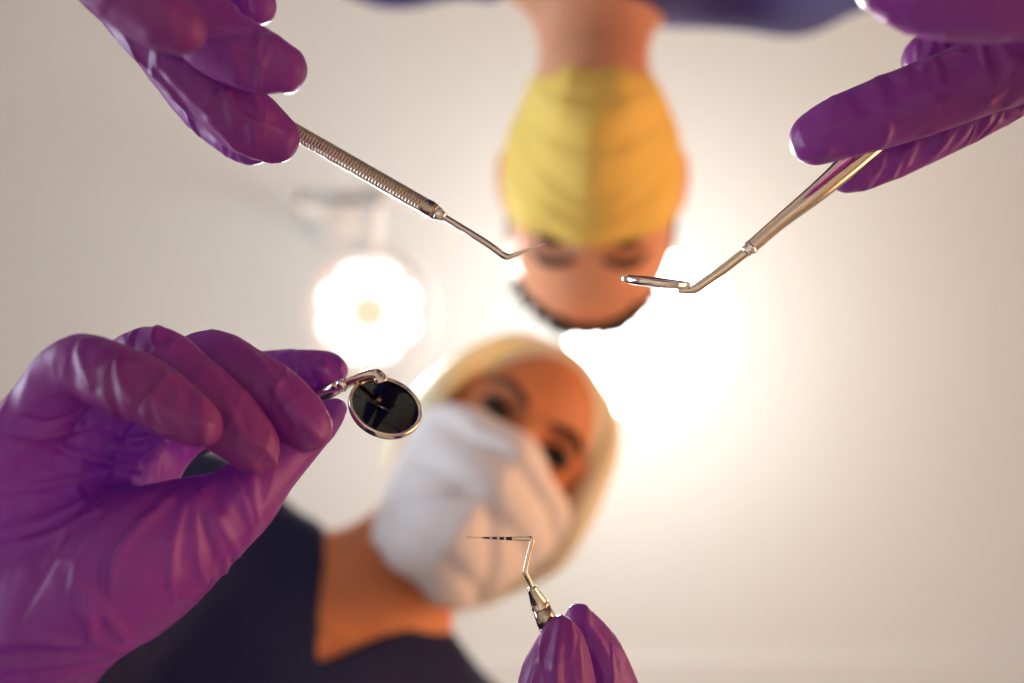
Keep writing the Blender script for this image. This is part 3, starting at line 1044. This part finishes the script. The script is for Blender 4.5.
def man():
    H = Head(P(590, 236, .845), (-0.9967, -0.03, 0.075), (-0.03, 0.9995, 0), math.radians(29), 1.0)
    pel = Vector((0.20, -0.73, 1.06))
    root = thing('person', 'dark-haired man in yellow face mask and indigo scrubs with purple gloves, upside down above', 'person', (pel.x, pel.y, 0))
    neck = np.array(P(594, -22, .93))
    shr, shl = np.array(P(795, -42, .90)), np.array(P(392, -68, .92))
    f = Field(np.array(neck) - [0.17, 0.12, 0.24], np.array(neck) + [0.17, 0.36, 0.12], 0.0022, 0.06)
    head_field(f, H, True)
    nb = H(0, -0.062, -0.088)
    f.path([[*nb, 0.056], [*(nb * 0.5 + Vector(neck) * 0.5), 0.050], [*neck, 0.056]], 0.02)
    torso(f, neck, shr, shl, np.array(pel), -0.012, [])
    link('body', f.mesh('body'), M_SKIN_M, root)
    eyes(H, root)
    brows(H, root, 0.0042)
    elr, wrr = Vector((0.36, -0.30, CZ + 0.56)), P(1245, -56, .271)
    ell_, wrl = Vector((-0.36, -0.34, CZ + 0.58)), P(-75, -290, .272)
    t = Field(np.array([-0.48, -0.96, 0.80]), np.array([0.48, -0.08, 1.70]), 0.0055, 0.08)
    arms = [[[*shr, 0.064], [*elr, 0.056], [*wrr, 0.027]],
            [[*shl, 0.064], [*ell_, 0.056], [*wrl, 0.023]]]
    R, mid = torso(t, neck, shr, shl, np.array(pel), 0.0, arms)
    t.path([[*P(672, -34, .93), 0.055], [*P(740, -36, .91), 0.058], [*shr, 0.062]], 0.01)
    apex = np.array(P(594, -150, .90))
    vneck(t, apex, R, 0.5, 0.10)
    link('scrub_top', t.mesh('scrub_top'), M_NAVY_M, root)
    legs_and_shoes(root, pel, (pel.x - 0.12, pel.x + 0.12), pel.y - 0.04, 1, M_NAVY_M)
    hf = Field(np.array(H.o) - 0.24, np.array(H.o) + 0.24, 0.0022, 0.05)
    hf.ell(H(0, 0.026, -0.100), (0.081, 0.103, 0.099), H.R, 0.01)
    hf.ell(H(0, -0.032, 0.006), (0.090, 0.118, 0.085), H.R, 0.006, 's')
    hf.ell(H(0, -0.13, -0.06), (0.12, 0.10, 0.12), H.R, 0.006, 's')
    rnd = random.Random(3)
    for i in range(260):
        x = rnd.uniform(-0.066, 0.066)
        z = rnd.uniform(-0.17, -0.030)
        q = 1 - (x / 0.081) ** 2 - ((z + 0.1) / 0.099) ** 2
        if q < 0.22:
            continue
        y = 0.026 + 0.103 * math.sqrt(q)
        hf.path([[*H(x, y - 0.003, z), 0.0045], [*H(x * 1.04 + rnd.uniform(-.006, .006), y + 0.002 + rnd.uniform(0, .002), z + 0.012), 0.003]], 0.004)
    link('hair', hf.mesh('hair'), M_HAIR_M, root)
    face_mask(H, root, M_MASK_Y, [
        (-0.003, 0.073, 0.022, -0.044, 0.011), (-0.030, 0.078, 0.040, -0.048, 0.008), (-0.060, 0.075, 0.046, -0.052, 0.0),
        (-0.090, 0.063, 0.041, -0.050, 0.0), (-0.114, 0.051, 0.028, -0.046, 0.0), (-0.130, 0.041, 0.006, -0.042, 0.010), (-0.138, 0.034, -0.014, -0.040, 0.018)],
        0.35, -0.012, [(0.16, 0.30, 1.0), (0.50, 0.46, 0.9), (0.26, 0.44, 0.8), (0.74, 0.66, 0.8)], 0.006, 0.0, 0.03)
    for nm, pp, ff, side in (('glove', M_R_PALM, M_R_FING, 'right'), ('glove', M_L_PALM, M_L_FING, 'left')):
        fld = hand(pp, ff, FOLDS.get('M' + side, ()))
        o = link(nm, fld.mesh(nm), M_GLOVE, root)
        o['label'] = 'purple nitrile glove on the ' + side + ' hand'
    return root


# ----------------------------------------------------------------- instruments
def axis_pts(rows):
    return [P(*r) for r in rows]


def bar(a, b, prof, seg=20, bm=None):
    """turned bar from a to b; prof rows = (fraction, radius in mm)"""
    a, b = Vector(a), Vector(b)
    L = (b - a).length
    pr = [(0, prof[0][0] * L)] + [(r / 1000, t * L) for t, r in prof] + [(0, prof[-1][0] * L)]
    return lathe_bm(pr, a, b - a, seg, bm)


def knurl(t0, t1, n, r, dr):
    out = []
    for i in range(n):
        a = t0 + (t1 - t0) * i / n
        w = (t1 - t0) / n
        out += [(a, r - dr), (a + w * 0.15, r), (a + w * 0.6, r), (a + w * 0.75, r - dr)]
    return out


def explorer():
    a, b = P(170, 60, .322), P(436, 212.5, .310)
    t = thing('dental_explorer', 'steel explorer with ribbed handle and bent needle tip, pointing at the man in yellow mask', 'dental tool', b)
    pr = [(0, 2.2), (0.01, 2.6)] + knurl(0.03, 0.955, 84, 2.62, 0.28) + [(0.965, 2.65), (0.985, 2.65), (1.0, 2.3)]
    from_bm('handle', bar(a, b, pr, 12), M_DARKSTEEL, t)
    c = P(445, 217.5, .3098)
    from_bm('ferrule', bar(b, c, [(0, 2.1), (0.25, 2.2), (0.6, 1.6), (1, 1.25)], 16), M_CHROME, t)
    S = spline([list(P(*q)) for q in ((443, 216.5, .310), (462, 228, .3096), (484, 241.5, .3090), (495, 249, .3087), (503, 255, .3086), (508, 256.8, .3085), (514, 255, .3085), (530, 249, .3085), (546, 243, .3085))], 6)
    n = len(S)
    from_bm('needle', tube_bm(S, [0.00105 if i < n * 0.6 else 0.00105 - 0.00095 * ((i - n * 0.6) / (n * 0.4)) for i in range(n)], 14), M_STEEL, t)


def mirror_near():
    """the mirror between thumb and middle finger of the woman's right hand"""
    a, b = P(150, 470, .420), P(341, 385.6, .3182)
    t = thing('dental_mirror', 'round mouth mirror facing down, held in the large gloved hand below the lamp', 'dental tool', b, 'mouth mirrors')
    from_bm('handle', bar(a, b, [(0, 1.6), (0.02, 2.5), (0.95, 2.5), (0.98, 2.3), (1, 1.7)], 16), M_STEEL, t)
    from_bm('ferrule', bar(P(339, 386.4, .3184), P(348, 382.8, .3172), [(0, 1.75), (0.2, 2.2), (0.5, 2.2), (0.7, 1.9), (1, 1.5)], 18), M_CHROME, t)
    nrm = Vector((0.36, -0.67, -0.65)).normalized()
    c = P(386, 406, .314)
    S = spline([list(P(*q)) for q in ((346, 383.6, .3174), (356, 379.5, .3163), (365, 376, .3155), (373, 374, .315), (378.5, 376.5, .3148), (381.5, 383, .3146))], 6)
    from_bm('shank', tube_bm(S, list(np.linspace(0.0014, 0.0022, len(S)))[:-5] + [0.0023] * 5, 14), M_STEEL, t)
    hd = from_bm('mirror_head', lathe_bm([(0, -0.0030), (0.0095, -0.0030), (0.0114, -0.0024), (0.0120, -0.0012), (0.0120, 0.0), (0.0117, 0.0005), (0.0112, 0.0006), (0.0108, 0.0001), (0, 0.0001)], c, nrm, 64), M_STEEL, t)
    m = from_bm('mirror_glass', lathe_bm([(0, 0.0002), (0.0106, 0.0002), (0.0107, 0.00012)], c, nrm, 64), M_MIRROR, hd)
    m['label'] = 'mirror glass tinted dark in place of a dark reflection'


def mirror_far():
    t = thing('dental_mirror', 'round mouth mirror seen edge-on with thick tapering handle, in the gloved hand at top right', 'dental tool', P(750, 248, .31), 'mouth mirrors')
    b = P(749, 249, .309)
    S = spline([[*P(749, 249, .309), 0.0021], [*P(780, 222, .3095), 0.0023], [*P(815, 194, .310), 0.0030], [*P(850, 164, .311), 0.0037], [*P(885, 134, .312), 0.0040], [*P(960, 72, .314), 0.0040], [*P(1060, -10, .317), 0.0038]], 8)
    from_bm('handle', tube_bm(S[:, :3], S[:, 3], 8), M_STEEL, t, smooth=True)
    from_bm('ferrule', bar(P(744, 253, .309), P(752, 246.5, .309), [(0, 1.5), (0.3, 2.0), (0.5, 1.7), (0.7, 2.3), (1, 2.3)], 18), M_CHROME, t)
    S = spline([list(P(*q)) for q in ((748, 250, .309), (725, 268, .309), (705, 282, .309), (696, 288.3, .309), (690, 290, .309), (678, 290.8, .309))], 6)
    from_bm('shank', tube_bm(S, [0.00150] * (len(S) - 12) + list(np.linspace(0.0015, 0.0008, 12)), 14), M_STEEL, t)
    nrm = Vector((0.10, -0.985, -0.12)).normalized()
    c = P(656, 281.5, .307)
    hd = from_bm('mirror_head', lathe_bm([(0, -0.0014), (0.0085, -0.0014), (0.0100, -0.0011), (0.0105, -0.0004), (0.0105, 0.0006), (0.0102, 0.0009), (0.0097, 0.0009), (0.0094, 0.0006), (0, 0.0006)], c, nrm, 64), M_CHROME, t)
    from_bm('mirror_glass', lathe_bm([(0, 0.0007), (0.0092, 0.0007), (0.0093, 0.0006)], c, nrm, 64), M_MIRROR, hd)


def probe():
    a, b = P(574, 690, .313), P(541, 607, .3055)
    t = thing('periodontal_probe', 'thin bent probe with black-banded tip held in the gloved fingertips at the bottom', 'dental tool', b)
    from_bm('handle', bar(a, b, [(0, 3.0)] + knurl(0.02, 0.80, 30, 3.2, 0.25) + [(0.82, 3.2), (1, 2.75)], 10), M_DARKSTEEL, t)
    from_bm('ferrule', bar(b, P(531.5, 587.5, .3045), [(0, 2.7), (0.06, 3.0), (0.12, 2.5), (0.3, 2.5), (0.92, 1.5), (0.97, 1.7), (1, 1.2)], 18), M_STEEL, t)
    S = spline([list(P(*q)) for q in ((533, 590, .3046), (529, 580, .3042), (525.5, 573, .304), (526, 566, .304), (529, 553, .304), (532, 541.5, .304), (531, 538.8, .304), (526, 538.6, .304), (512, 538.6, .304), (490, 538.0, .304), (466, 537.2, .304))], 10)
    n = len(S)
    rad = []
    slots = []
    for i in range(n):
        u = (S[i][0] / 0.304 * F + 512)
        tip = i > n * 0.62
        rad.append(0.00075 if not tip else max(0.00022, 0.00075 * (u - 458) / 70))
        x = u
        slots.append(1 if tip and (508 < x < 513 or 500.5 < x < 505.5 or 494 < x < 498 or 484 < x < 491) else 0)
    from_bm('needle', tube_bm(S, rad, 12, slots=slots[:-1]), [M_STEEL, M_BLACK], t)


woman()
man()
explorer()
mirror_near()
mirror_far()
probe()
